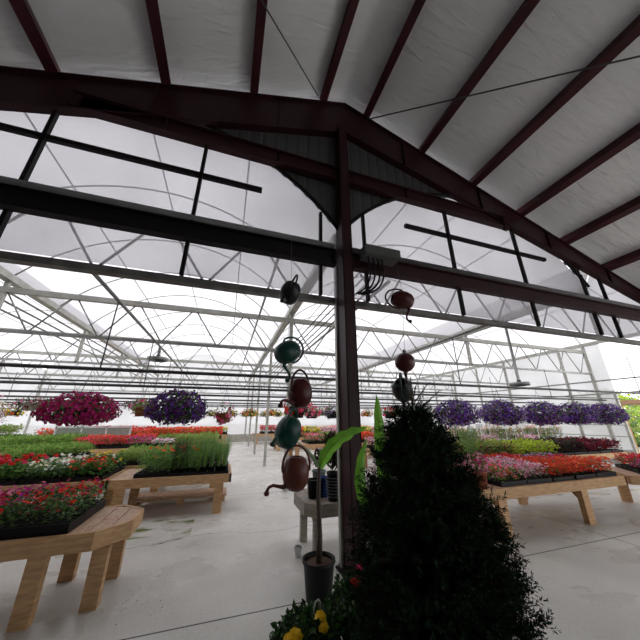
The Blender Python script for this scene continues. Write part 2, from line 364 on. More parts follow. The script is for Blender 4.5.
# stubs with free ends
for a, b_, lab in ((-5.5, .17, 'left'), (2.82, 6.56, 'right')):
    tag(MB().box(a, b_, WY-.03, WY+.03, 4.96, 5.03).obj('end_wall_rail', M_dark), 'short dark rail with a free end on the film wall %s of the post' % lab, 'rail')
# mullions
for k, (x, zt) in enumerate(((-4.45, 5.0), (-2.57, 5.75), (-.72, 5.75), (1.14, 4.8), (1.92, 4.95), (3.8, 5.72), (5.66, 5.72), (7.6, 4.95), (8.29, 4.8), (10.2, 5.6), (12.1, 5.6))):
    wdt = .045
    tag(MB().box(x-wdt/2, x+wdt/2, WY-.06, WY, 3.3, min(zt, zarch(x)+.02)).obj('wall_mullion', M_dark),
        'dark upright bar of the film end wall, %s from the left' % ORD[k], 'mullion', 'upright bars of the film end wall')

# greenhouse film ------------------------------------------
M_film = film('roof_film', .20, (.56, .55, .57)); M_filme = film('end_film', .30, (.44, .43, .46)); M_films = film('side_film', .10, (.46, .46, .47))
YE = WY+5*3.67
for k, bay in enumerate(BAYS):
    b = MB(); us = np.linspace(0, 1, 25); V = []
    for y in (WY+.05, YE):
        V += [(arch(bay, u)[0], y, arch(bay, u)[1]+.035) for u in us]
    b.add(V, [(i, i+1, 25+i+1, 25+i) for i in range(24)], 0, True)
    tag(b.obj('greenhouse_roof', M_film), kind='structure')
    for y, nm, lo in ((WY+.04, 'wall_front', 3.34), (YE+.02, 'wall_back', .5)):
        e = MB(); poly = [(bay[0], lo)]+[arch(bay, u) for u in us]+[(bay[1], lo)]
        e.add([(x, y, z) for x, z in poly], [tuple(range(len(poly)))]); tag(e.obj(nm, M_filme if lo > 1 else M_films), kind='structure')
for x, y0, nm in ((-11.15, WY, 'wall_left'), (14.15, 6.6, 'wall_right')):
    tag(MB().add([(x, y0, .5), (x, YE, .5), (x, YE, 4.5), (x, y0, 4.5)], [(0, 1, 2, 3)]).obj(nm, M_films), kind='structure')
    tag(MB().box(x-.03, x+.03, y0, YE, 0, .5).obj('baseboard_'+nm[5:], M_galvl), kind='structure')
tag(MB().box(-11.1, 14.1, YE, YE+.06, 0, .5).obj('baseboard_back', M_galvl), kind='structure')
# unseen walls added left and behind to keep light off the ceiling
bk = MB().prism([(-8, 0), (5.5, 0), (5.5, 6.1), (RX, 7.6), (-8, 4.1)], YB-.1, YB); tag(bk.obj('wall_shade_back', M_wall), kind='structure')  # added wall, cut short so light still enters on the right
tag(MB().box(-8.0, -7.9, YB, WY, 0, 4.2).obj('wall_shade_left', M_wall), kind='structure')

# greenhouse steelwork -------------------------------------
FR = [WY+3.67*k for k in range(6)]
def truss(k, x0, x1, y, lab):
    t = thing('roof_truss', '%s galvanized roof truss from the front, over the %s half of the greenhouse' % (ORD[k], lab), 'truss', (x0, y, 3.3), 0, 'greenhouse roof trusses')
    L = x1-x0; th = .055 if k == 0 else .04
    MB().box(0, L, -th, th, -.045 if k == 0 else -.03, .045 if k == 0 else .03).obj('bottom_chord', M_galv if k else M_pipeg, t)
    MB().box(0, L, -.05, .05, .84, .96).obj('top_chord', M_galvl, t)
    wb = MB(); n = 10
    for i in range(n):
        a = L*i/n; c = L*(i+1)/n; m = (a+c)/2
        wb.tube([(a+.04, 0, .88), (m, 0, 0)], .017, 6); wb.tube([(m, 0, 0), (c-.04, 0, .88)], .017, 6)
    wb.obj('web', M_galv, t)
    MB().box(L/2-.04, L/2+.04, -.04, .04, .0, 1.2).obj('strut', M_galvl, t)
M_pipeg = mat('weathered_grey_tube', (.16, .16, .15), .5, .2, (.10, .09, .09), 6)
for k, y in enumerate(FR):
    yy = y+(.14 if k == 0 else 0)
    truss(k, -11.1, 1.43 if k == 0 else 1.5, yy, 'left'); truss(k, 1.66 if k == 0 else 1.5, 14.1, yy, 'right')
    for x, lab in ((-11.1, 'left side'), (1.5, 'middle'), (14.1, 'right side')):
        if k == 0 and x == 1.5: continue
        tag(MB().box(x-.045, x+.045, yy-.045, yy+.045, 0, 4.45).obj('greenhouse_post', M_galvl), 'pale square steel post of the %s row, %s from the front' % (lab, ORD[k]), 'post', 'greenhouse posts')
bn = ['far left', 'left of the post', 'right of the post', 'far right']
for bi, bay in enumerate(BAYS):
    for k in range(1, 11):
        y = WY+1.835*k; pts = [arch(bay, u) for u in np.linspace(0, 1, 21)]
        tag(MB().tube([(x, y, z) for x, z in pts], .016, 6).obj('roof_hoop', M_galv), 'thin curved roof hoop, %s from the front in the bay %s' % (ORD[k-1], bn[bi]), 'hoop', 'greenhouse roof hoops')
def longi(x, z, r, name, label, cat='pipe', m=None, y0=WY+.1, y1=YE, sq=False):
    b = MB()
    if sq: b.box(x-r, x+r, y0, y1, z-r*.8, z+r*.8)
    else: b.tube([(x, y0, z), (x, y1, z)], r, 8)
    return tag(b.obj(name, m or M_galv), label, cat)
for x, lab in ((-4.8, 'left valley'), (1.5, 'valley behind the post'), (7.8, 'right valley')): longi(x, 4.47, .09, 'roof_gutter', 'pale metal gutter running along the %s' % lab, 'gutter', M_galvl, sq=True)
longi(14.1, 4.5, .07, 'roof_gutter', 'pale metal gutter running along the right side wall', 'gutter', M_galvl, y0=-2, sq=True)
longi(14.1, 3.0, .03, 'side_rail', 'thin rail halfway up the right side wall', 'rail', y0=-2)
longi(14.1, 2.5, .03, 'side_rail', 'lower thin rail of the right side wall', 'rail', y0=-2)
for bi, bay in enumerate(BAYS):
    for u, l2 in ((.25, 'left shoulder'), (.5, 'ridge'), (.75, 'right shoulder')):
        x, z = arch(bay, u); longi(x, z-.03, .014, 'hoop_purlin', 'thin pipe tying the hoops at the %s of the bay %s' % (l2, bn[bi]))
for x, z, l2 in ((-5.15, 4.15, 'just left of the left gutter'), (-5.0, 4.3, 'tight under the left gutter'), (-5.4, 4.05, 'further left of the left gutter'), (.58, 4.2, 'a step left of the middle gutter'), (-1.75, 3.3, 'at truss level under the ridge left of the post'), (4.65, 3.3, 'at truss level under the ridge right of the post'), (7.35, 4.2, 'just left of the right gutter')):
    longi(x, z, .026, 'long_pipe', 'grey pipe running the greenhouse length %s' % l2)
for k, (x, z) in enumerate(((1.95, 3.98), (2.06, 3.93), (2.17, 3.88), (2.30, 3.84), (2.42, 3.80))):
    longi(x, z, .014 if k != 4 else .03, 'cable_run', '%s dark line from the left in the bundle running away beside the post' % ORD[k], 'cable', M_pipe if k < 4 else M_galv)
# cross pipes carrying baskets
PIPES = [(4.6, 2.25, .026), (6.4, 2.27, .018), (6.9, 2.25, .03), (9.2, 2.25, .03), (11.5, 2.25, .03), (13.8, 2.25, .03), (16.1, 2.25, .03), (18.4, 2.25, .03)]
for k, (y, z, r) in enumerate(PIPES):
    for a, c, lab in ((-11, 14.0, 'low'),):
        tag(MB().tube([(a, y, z), (c, y, z)], r, 8).obj('basket_pipe', M_pipe), 'dark basket pipe across the whole greenhouse, %s from the front' % ORD[k], 'pipe', 'cross pipes carrying the baskets')
def dropper(x, y, k, z0=2.25, z1=3.3): return tag(MB().tube([(x, y, z0), (x, y, z1)], .01, 5).obj('drop_rod', M_pipe), 'thin rod hanging the %s basket pipe from above, %s along it' % (k), 'rod', 'rods holding the basket pipes')
for i, (y, z, r) in enumerate(PIPES):
    if r < .02: continue
    for j, x in enumerate((-7.9, -1.75, 4.65, 11)): dropper(x, y, (ORD[i], ORD[j]))
for j, x in enumerate((-1.75, 4.65)):
    pass
# side wall posts on the right
for k, (y, zt) in enumerate(((5.2, 2.5), (6.6, 2.5), (8.06, 4.4), (12.6, 4.4), (16.3, 4.4))):
    tag(MB().box(14.05, 14.13, y-.04, y+.04, 0, zt).obj('side_wall_stud', M_galvl), 'slim steel stud in the right side wall, %s from the front' % ORD[k], 'stud', 'studs of the right side wall')
for k, z in enumerate((.95, 1.35, 1.75, 2.1)): longi(14.08, z, .015, 'side_wall_wire', 'thin rail of the right side film, %s from below' % ORD[k], 'rail', y0=6.6)

# ------------------------------------------------------------------ outside
def bush(label, x, y, r, h, mats, n=1400, tall=False):
    t = thing('tree' if tall else 'shrub', label, 'tree' if tall else 'shrub', (x, y, -.11))
    MB().tube([(0, 0, 0), (0, 0, h*.55)], [.12*r, .05*r], 6).obj('trunk', M_pstem, t)
    d = sph(n)*rng.uniform(.75, 1.05, (n, 1)); d[:, 2] = d[:, 2]*h*.5+h*.55; d[:, :2] *= r
    MB().leaves(d, sph(n), sph(n), rng.uniform(.25, .5, n)*r*.35, r*.1, rng.integers(0, len(mats), n)).obj('crown', mats, t)
for i, (x, y, r, h, l) in enumerate(((23, 8.4, 1.6, 2.0, 'green shrub outside at the far right edge'), (25, 11.6, 1.7, 2.3, 'green shrub outside seen past the end of the purple baskets'), (36, 18, 3, 4.1, 'larger green tree outside behind the shrubs'),
                                      (21.5, 5.8, 1.2, 1.3, 'low pale shrub outside beyond the wooden shelter'), (36, 12.0, 2.6, 4.1, 'tall green tree outside to the right of the shelter'))):
    bush(l, x, y, r, h, [Lf['fresh'], Lf['lime'], Lf['straw'], Lf['sage']], tall=h > 4)
sh = thing('wooden_shelter', 'brown wooden shelter standing outside the right wall', 'shelter', (18, 8.2, -.11))
for (x, y) in ((0, -1.6), (0, 1.3), (2.4, -1.6), (2.4, 1.3)): MB().box(x-.06, x+.06, y-.06, y+.06, 0, 2.35).obj('leg', M_wood, sh)
MB().box(-.2, 2.6, -1.8, 1.5, 2.35, 2.5).obj('roof', mat('shelter_wood', (.40, .24, .14), .7), sh)
MB().beam((0, -1.6, 1.6), (0, -.7, 2.3), .05, .08).obj('brace', M_white, sh); MB().beam((0, 1.3, 1.6), (0, .4, 2.3), .05, .08).obj('brace', M_white, sh)

# ------------------------------------------------------------------ benches
def bench(label, x, y, L, D, rot=0, H=.62, ch=0.0, both=False, legs=None, mw=None, mp=None, plank=.14, lw=.15, name='bench_table'):
    """local frame: x along the front, y back; ch = corner chamfers on the +x end (both: also -x)"""
    mw = mw or M_wood; mp = mp or M_woodp
    t = thing(name, label, 'bench', (x, y, 0), rot)
    c = ch
    if c:
        poly = [(0, 0), (L-c, 0), (L, c), (L, D-c*.9), (L-c, D), (0, D)]
        if both: poly = [(0, c), (c, 0)]+poly[1:5]+[(c, D), (0, D-c)]
    else: poly = [(0, 0), (L, 0), (L, D), (0, D)]
    def yr(xx):
        lo, hi = 0, D
        if c and xx > L-c: lo = xx-(L-c); hi = D-(xx-(L-c))*.9
        if c and both and xx < c: lo = c-xx; hi = D-(c-xx)
        return lo+.035, hi-.035
    top = MB(); n = max(2, int(L/(plank+.008)))
    for i in range(n):
        a = L*i/n+.004; b_ = L*(i+1)/n-.004; a = max(a, .035); b_ = min(b_, L-.035)
        l0, h0 = yr(a); l1, h1 = yr(b_)
        top.prism([(a, l0), (b_, l1), (b_, h1), (a, h0)], H-.035, H, axis='z')
    top.obj('tabletop', mp, t)
    rim = MB(); k = len(poly); ccx, ccy = L/2, D/2
    for i in range(k):
        a = Vector((*poly[i], 0)); b_ = Vector((*poly[(i+1) % k], 0)); d = (b_-a).normalized(); nn = Vector((-d.y, d.x, 0))*.018
        rim.beam(a+nn+Vector((0, 0, H-.065)), b_+nn+Vector((0, 0, H-.065)), .036, .14)
    rim.obj('rim', mw, t)
    if legs is None:
        m = max(2, int(round(L/1.8))+1); legs = [(.2+(L-.4)*i/(m-1)) for i in range(m)]
    for lx in legs:
        lo, hi = yr(lx-lw/2); lo2, hi2 = yr(min(lx+lw/2, L-.04)); lo = max(lo, lo2); hi = min(hi, hi2)
        for y0, sy in ((lo, 1), (hi, -1)):
            MB().box(lx-lw/2, lx+lw/2, min(y0, y0+sy*.085), max(y0, y0+sy*.085), 0, H-.036).obj('leg', mw, t)
            MB().beam((lx, y0+sy*.09, H-.28), (lx, y0+sy*.30, H-.06), .04, .05).obj('brace', mw, t)
    return t
bench('wooden bench with cut corners nearest on the left, carrying impatiens', -4.6, 3.45, 3.83, .88, ch=.24, legs=[.3, 1.9, 3.2, 3.63], lw=.13)
bench('wooden bench across the aisle on the left, ending in tall grasses', -1.75, 5.95, 1.98, 1.2)
bench('wooden bench on the left behind the impatiens, carrying geraniums and white begonias', -5.2, 5.95, 3.42, 1.2)
bench('wooden bench on the left further back, full of green seedlings', -2.7, 7.5, 2.8, 1.2)
bench('wooden bench at far left set at an angle with green plants', -5.0, 8.5, 2.3, 1.3, rot=R(44))
bench('wooden bench far back left under red and pink flowers', -8.0, 11.7, 7.9, 1.3)
bench('wooden bench along the far left with a row of red flowers', -8.0, 15.2, 8.0, 1.3)
bench('wooden bench along the back wall, left half', -8.0, 19.4, 8.3, 1.3)
bench('wooden bench along the back wall, right half', 1.9, 19.4, 9.0, 1.3)
bench('wooden bench at middle distance behind the steel post', 2.6, 11.2, 6.0, 1.3)
bench('wooden bench far off behind the steel post', 2.6, 15.2, 8.0, 1.3)
bench('wooden bench on the right nearest the camera, under pink and orange flowers', 3.36, 3.5, 3.55, 1.25, legs=[.62, 2.42])
bench('wooden bench at the right edge set at an angle to its neighbour', 6.99, 3.50, 2.6, 1.2, rot=R(-42), legs=[.3, 2.2])
bench('wooden bench on the right behind, carrying coleus', 4.6, 5.7, 7.2, 1.25)
bench('wooden bench on the right third back, with tagged pots', 4.6, 8.3, 9.0, 1.3)
bench('small grey table with cut corners behind the steel post', 1.05, 3.66, 1.3, .85, ch=.15, both=True, H=.6, mw=M_woodd, mp=M_woodd, legs=[.16, 1.1], lw=.09, name='small_table')

bench('tall bench far left by the side wall holding lime green plants', -9.6, 12.9, 2.6, .9, H=.95)
pn = thing('framed_panel', 'grey panel in a white frame standing behind the left benches', 'panel', (-5.9, 13.3, 0))
MB().box(.05, 2.4, -.01, .01, .35, 1.25).obj('panel_sheet', mat('grey_sheet', (.34, .36, .32), .6), pn)
f_ = MB()
for x in (.0, .8, 1.6, 2.4): f_.box(x-.03, x+.03, -.03, .03, 0, 1.5 if x == 0 else 1.3)
f_.box(0, 2.4, -.03, .03, 1.24, 1.3); f_.box(0, 2.4, -.03, .03, .3, .35); f_.obj('frame', M_white, pn)

# ------------------------------------------------------------------ flats of plants
def flat(kind, leaf, petals, nl=260, nb=60, h=.10, br=.018, ll=.05, lw=.03, up=.35, W=.54, D=.28, clusters=0, base_h=.06, spread=1.0):
    t = thing('flower_tray' if petals else 'seedling_tray', None, 'plant tray')
    tr = MB(); e = .012
    for (x0, x1, y0, y1) in ((-W/2, W/2, -D/2, -D/2+e), (-W/2, W/2, D/2-e, D/2), (-W/2, -W/2+e, -D/2, D/2), (W/2-e, W/2, -D/2, D/2)): tr.box(x0, x1, y0, y1, 0, base_h)
    tr.box(-W/2, W/2, -D/2, D/2, 0, .01)
    for i in range(1, 6): tr.box(-W/2+W*i/6-.003, -W/2+W*i/6+.003, -D/2, D/2, .01, base_h-.005)
    for i in range(1, 3): tr.box(-W/2, W/2, -D/2+D*i/3-.003, -D/2+D*i/3+.003, .01, base_h-.005)
    tr.obj('tray', M_black, t)
    MB().box(-W/2+e, W/2-e, -D/2+e, D/2-e, .012, base_h-.012).obj('soil', M_soil, t)
    fo = MB(); p = np.stack([rng.uniform(-W/2, W/2, nl)*spread, rng.uniform(-D/2, D/2, nl)*spread, np.zeros(nl)], 1)
    gx = (np.cos(p[:, 0]*3*math.pi/W)**2)*(np.cos(p[:, 1]*2*math.pi/D+.8)**2)*.9+.35; gz = rng.random(nl)**.6
    p[:, 2] = base_h-.01+gz*h*(.7+.3*gx); d = sph(nl); d[:, 2] = np.abs(d[:, 2])*up+.1; nn = sph(nl); nn[:, 2] = np.abs(nn[:, 2])+.8
    fo.leaves(p, d, nn, rng.uniform(.7, 1.2, nl)*ll, rng.uniform(.7, 1.1, nl)*lw, rng.integers(0, len(leaf), nl))
    fo.obj('foliage', leaf, t)
    if petals and nb:
        b = MB()
        if clusters:
            for _ in range(clusters):
                cx, cy, cz = rng.uniform(-W/2, W/2), rng.uniform(-D/2, D/2), base_h+h+rng.uniform(.0, .04)
                mi = rng.integers(0, len(petals)); q = sph(14); q[:, 2] = np.abs(q[:, 2]); b.blooms(np.array([cx, cy, cz])+q*.03, q, br, mi)
        else:
            q = np.stack([rng.uniform(-W/2, W/2, nb)*1.04*spread, rng.uniform(-D/2, D/2, nb)*1.08*spread, base_h+h*(rng.uniform(.10, 1.12, nb)**.8 if nb > 100 else rng.uniform(.5, 1.18, nb))], 1)
            nn = sph(nb)*.6; nn[:, 2] += 1; nn[:, 1] -= .3
            b.blooms(q, nn, rng.uniform(.75, 1.2, nb)*br, rng.integers(0, len(petals), nb))
        b.obj('blossoms', petals, t)
    t['proto'] = kind; return reg(t)
PROTO = {}
def define(kind, words, *a, var=2, **k): PROTO[kind] = ([flat(kind, *a, **k) for _ in range(var)], words, [0])
define('redimp', 'red impatiens', [Lf['mid'], Lf['deep'], Lf['dark'], Lf['sage']], [P['red'], P['red'], P['red'], P['crimson']], nl=620, nb=46, h=.20, br=.024, ll=.042, lw=.022, var=3, base_h=.085)
define('magimp', 'magenta impatiens', [Lf['mid'], Lf['deep'], Lf['dark']], [P['fuchsia'], P['magenta'], P['pink']], nl=560, nb=95, h=.21, br=.024, ll=.042, lw=.024, var=2, base_h=.085)
define('geran', 'coral red geraniums', [Lf['deep'], Lf['mid']], [P['hotpink'], P['scarlet'], P['red']], nl=260, nb=1, clusters=5, h=.22, br=.024, ll=.07, lw=.06)
define('whbeg', 'white begonias', [Lf['mid'], Lf['deep'], Lf['sage']], [P['white'], P['cream']], nl=360, nb=55, h=.20, br=.028, ll=.06, lw=.05)
define('yelbeg', 'yellow and white begonias', [Lf['mid'], Lf['deep']], [P['yellow'], P['white'], P['yellow']], nl=340, nb=24, h=.26, br=.032, ll=.06, lw=.05)
define('redbeg', 'red begonias', [Lf['mid'], Lf['deep']], [P['red'], P['orange'], P['red']], nl=360, nb=36, h=.22, br=.034, ll=.06, lw=.05)
define('herbs', 'herbs with orange flowers', [Lf['fresh'], Lf['sage'], Lf['mid']], [P['orange']], nl=620, nb=7, h=.34, br=.03, ll=.06, lw=.018, up=1.2)
define('green', 'fresh green seedlings', [Lf['fresh'], Lf['lightgreen'], Lf['mid']], None, nl=480, h=.26, ll=.06, lw=.03, up=1.0)
define('lightg', 'pale lime green seedlings', [Lf['fresh'], Lf['straw'], Lf['lightgreen']], None, nl=440, h=.24, ll=.06, lw=.03, up=.9)
define('ppink', 'pale pink flowers', [Lf['mid'], Lf['sage']], [P['palepink'], P['pink'], P['palepink'], P['white']], nl=130, nb=400, h=.19, br=.018)
define('salmon', 'salmon pink flowers', [Lf['mid'], Lf['mid'], Lf['fresh']], [P['pink'], P['scarlet'], P['palepink']], nl=260, nb=190, h=.19, br=.02)
define('orange', 'orange red flowers', [Lf['mid'], Lf['rust']], [P['scarlet'], P['orange'], P['coral'], P['scarlet']], nl=150, nb=360, h=.20, br=.021)
define('redfl', 'bright red flowers', [Lf['mid'], Lf['deep']], [P['red'], P['scarlet'], P['hotpink']], nl=150, nb=280, h=.19, br=.02)
define('lavfl', 'lavender flowers', [Lf['mid'], Lf['sage']], [P['lavender'], P['lilac'], P['palepink']], nl=130, nb=210, h=.20, br=.018)
define('magfl', 'magenta pink flowers', [Lf['mid'], Lf['mid']], [P['hotpink'], P['fuchsia'], P['magenta']], nl=160, nb=180, h=.19, br=.02)
define('coleus', 'green and rust coleus', [Lf['straw'], Lf['rust'], Lf['mid'], Lf['burg'], Lf['fresh']], None, nl=340, h=.30, ll=.08, lw=.05)
define('limecol', 'bright lime coleus', [Lf['lime'], Lf['lime'], Lf['straw']], None, nl=340, h=.30, ll=.08, lw=.05)
define('burgcol', 'dark burgundy coleus', [Lf['burg'], Lf['burg'], Lf['dark']], None, nl=340, h=.30, ll=.08, lw=.05)
define('winecol', 'wine red coleus', [Lf['wine'], Lf['wine'], Lf['burg']], None, nl=340, h=.30, ll=.08, lw=.05)
define('whfl', 'white flowers', [Lf['grey'], Lf['mid']], [P['white'], P['palepink']], nl=130, nb=120, h=.12, br=.022)
define('mixfl', 'mixed pink and white flowers', [Lf['mid'], Lf['sage'], Lf['straw']], [P['palepink'], P['white'], P['hotpink'], P['yellow']], nl=380, nb=70, h=.42, br=.024, up=1.0)
define('yelfl', 'yellow green plants', [Lf['mid'], Lf['lime'], Lf['deep']], [P['yellow']], nl=200, nb=60, h=.14, br=.024)
def put(kind, x, y, z, label, group, rz=0, sc=1.0):
    vs, words, c = PROTO[kind]; i = c[0]; c[0] += 1
    o = vs[i] if i < len(vs) else copy_tree(vs[i % len(vs)])
    o.location = (x, y, z); o.rotation_euler = (0, 0, rz+(math.pi if (i % 3 == 1) else 0)+random.uniform(-.03, .03))
    s = sc; o.scale = (s, s, s*random.uniform(.92, 1.1)); tag(o, label, 'plant tray', group)
    if 'proto' in o: del o['proto']
    return o
def fill(benchname, group, x, y, L, D, rot, fn, z=.62, rows=None, W=.56, Dp=.29, sc=1.0, skip=None, m0=.05):
    W *= sc; Dp *= sc
    n = int((L-2*m0+.02)/W); r = rows or int((D-.05)/Dp); c, s = math.cos(rot), math.sin(rot)
    for j in range(r):
        for i in range(n):
            kind = fn(i/(max(1, n-1)), j, i)
            if not kind: continue
            lx = L-m0-W*(n-1-i)-W/2; ly = .05+Dp*j+Dp/2
            put(kind, x+c*lx-s*ly, y+s*lx+c*ly, z, 'tray of %s, %s, %s from right, %s row' % (PROTO[kind][1], benchname, ORD[n-1-i], ORD[j] if j else 'front'), group, rot, sc)
# near left bench: magenta to the left and back, red to the right
fill('near left bench', 'impatiens trays on the near left bench', -4.6, 3.46, 3.42, .86, 0, lambda u, j, i: ('magimp' if (i <= 3 or (i == 4 and j >= 1)) else 'redimp'), rows=3, W=.545, Dp=.275)
fill('left begonia bench', 'trays on the begonia bench', -5.2, 5.98, 3.42, 1.15, 0, lambda u, j, i: 'geran' if i < 3 else 'whbeg' if i == 3 else ('redbeg' if j < 2 else 'yelbeg'), rows=4)
fill('left grass bench', 'trays on the grass bench', -1.75, 5.98, 1.98, 1.15, 0, lambda u, j, i: 'herbs' if i < 2 else None, rows=4, W=.52)
fill('left seedling bench', 'trays on the seedling bench', -2.7, 7.55, 2.8, 1.2, 0, lambda u, j, i: 'lightg' if (u < .5 and j < 3) else 'green', rows=4)
fill('angled left bench', 'trays on the angled left bench', -5.0, 8.5, 2.3, 1.3, R(44), lambda u, j, i: 'green', rows=4)
fill('tall far left bench', 'trays on the tall far left bench', -9.6, 12.95, 2.6, .9, 0, lambda u, j, i: 'lightg', z=.95, rows=2, sc=1.3)
fill('far left bench', 'trays on the far left bench', -8, 11.75, 7.9, 1.3, 0, lambda u, j, i: 'green' if u < .35 else ('redfl' if u < .62 else 'magfl' if u < .7 else 'whfl' if u < .8 else 'lightg') if j < 2 else 'orange' if u < .75 else 'green', rows=3, sc=1.35)
fill('farther left bench', 'trays on the red row bench', -8, 15.25, 8, 1.3, 0, lambda u, j, i: 'redfl' if j else 'orange', rows=2, sc=1.9)
fill('left rearmost bench', 'trays along the back wall left', -8, 19.45, 8.3, 1.3, 0, lambda u, j, i: 'yelfl' if u > .4 else 'redfl', rows=2, sc=1.9)
fill('right rearmost bench', 'trays along the back wall right', 1.9, 19.45, 9, 1.3, 0, lambda u, j, i: 'yelfl' if (i % 5) else 'redfl', rows=2, sc=1.9)
fill('bench behind post', 'trays behind the post', 2.6, 11.25, 6, 1.3, 0, lambda u, j, i: ['salmon', 'lightg', 'ppink', 'orange'][i % 4], rows=3, sc=1.35)
fill('far bench behind post', 'trays far behind the post', 2.6, 15.25, 8, 1.3, 0, lambda u, j, i: ['redfl', 'yelfl', 'ppink'][i % 3], rows=2, sc=1.9)
def gk(u, j, i):
    if i == 0: return [None, 'salmon', 'ppink', 'ppink'][j]
    if i == 1: return ['salmon', 'salmon', 'ppink', 'ppink'][j]
    if i == 2: return ['ppink', 'ppink', 'ppink', 'orange'][j]
    if i == 3: return ['orange', 'orange', 'orange', 'redfl'][j]
    return ['orange', 'orange', 'redfl', 'lavfl'][j]
fill('near right bench', 'trays on the near right bench', 3.36, 3.53, 3.55, 1.25, 0, gk, rows=4)
fill('angled right bench', 'trays on the angled right bench', 6.99, 3.50, 2.6, 1.2, R(-42), lambda u, j, i: ['magfl', 'magfl', 'redfl', 'redfl'][j], rows=4)
fill('right coleus bench', 'trays on the coleus bench', 4.6, 5.73, 7.2, 1.25, 0, lambda u, j, i: 'coleus' if i < 4 else 'limecol' if i < 7 else 'burgcol' if i < 9 else 'winecol', rows=4)
fill('tagged right bench', 'trays on the tagged bench', 4.6, 8.35, 9, 1.3, 0, lambda u, j, i: 'mixfl' if i % 3 else 'ppink', rows=3, sc=1.3)
# plant tags and price signs on the tagged bench
for k in range(15):
    x = 5.1+.57*k; z = .62
    b = MB().box(-.012, .012, -.003, .003, 0, .62); 
    tg = thing('plant_sign', 'small white plant sign standing on the tagged bench, %s from the left' % ORD[k], 'sign', (x, 8.34+.1*(k % 3), z), 0, 'white plant signs on the tagged bench')
    b.obj('stake', M_white, tg); s_ = .10+.07*(k % 2)
    MB().box(-s_, s_, -.006, .0, .60, .60+s_*1.0).obj('sign_board', M_white, tg)

# tall grasses in pots at the end of the grass bench
def grass_pot(label, x, y, z, h, mats, n=150, dark=False, sc=1.0):
    t = thing('potted_grass', label, 'potted plant', (x, y, z), 0, 'potted grasses on the grass bench')
    MB().lathe([(0, 0), (.045, 0), (.06, .11), (.065, .11), (.065, .12), (.055, .12), (.05, .10), (0, .10)], n=14).obj('pot', M_black, t)
    a = rng.uniform(0, 6.28, n); r0 = rng.uniform(0, .04, n); lean = rng.uniform(.05, .35, n); hh = h*rng.uniform(.55, 1.05, n)
    b = MB(); V = []; F = []; mi = []
    for i in range(n):
        dx, dy = math.cos(a[i]), math.sin(a[i]); wx, wy = -dy*.004, dx*.004; base = len(V)
        for q in (0, .35, .7, 1.0):
            px_, py_ = dx*(r0[i]+lean[i]*hh[i]*q*q), dy*(r0[i]+lean[i]*hh[i]*q*q); zz = .1+hh[i]*q*(1-.12*q*lean[i]*3); k = (1-q*.9)
            V += [(px_-wx*k, py_-wy*k, zz), (px_+wx*k, py_+wy*k, zz)]
        for q in range(3): F.append((base+2*q, base+2*q+1, base+2*q+3, base+2*q+2))
        mi += [int(rng.integers(0, len(mats)))]*3
    b.v = [tuple(map(float, v)) for v in V]; b.f = F; b.m = mi; b.smooth = [False]*len(F); b.n = len(V)
    b.obj('blades', mats, t); return t
k = 0
for j in range(4):
    for i in range(8):
        x = -.78+.125*i+random.uniform(-.015, .015); y = 6.08+.2*j+.05
        dk = i in (0, 1) and j < 3
        grass_pot('tall %s grass in a black pot, %s from the left in the %s row' % ('dark reddish' if dk else 'green', ORD[i], ORD[j]), x, y, .62, .58 if dk else (.30 if (j == 0 and i in (1, 2, 3)) else .56),
                  [Lf['dark'], Lf['burg'], Lf['deep']] if dk else [Lf['mid'], Lf['sage'], Lf['fresh']], 80)
pal = thing('lumber_pallet', 'pale lumber pallet lying on the wet floor beneath the grass bench', 'pallet', (-1.55, 6.75, 0))
b = MB()
for k in range(5): b.box(0, 1.75, .13*k, .13*k+.10, .10, .125)
b.obj('deck_boards', M_woodp, pal)
for k in range(3): MB().box(.02+.8*k, .12+.8*k, 0, .62, 0, .10).obj('runner', M_wood, pal)
grp = thing('grass_tray', 'empty black tray under the grass pots on the grass bench', 'tray', (-.34, 6.45, .62))
MB().box(-.5, .5, -.45, .45, 0, .004).obj('tray_base', M_black, grp)
tr = MB(); tr.box(-.5, .5, -.46, -.45, 0, .05).box(-.5, .5, .45, .46, 0, .05).box(-.51, -.5, -.46, .46, 0, .05).box(.5, .51, -.46, .46, 0, .05).obj('tray_rim', M_black, grp)

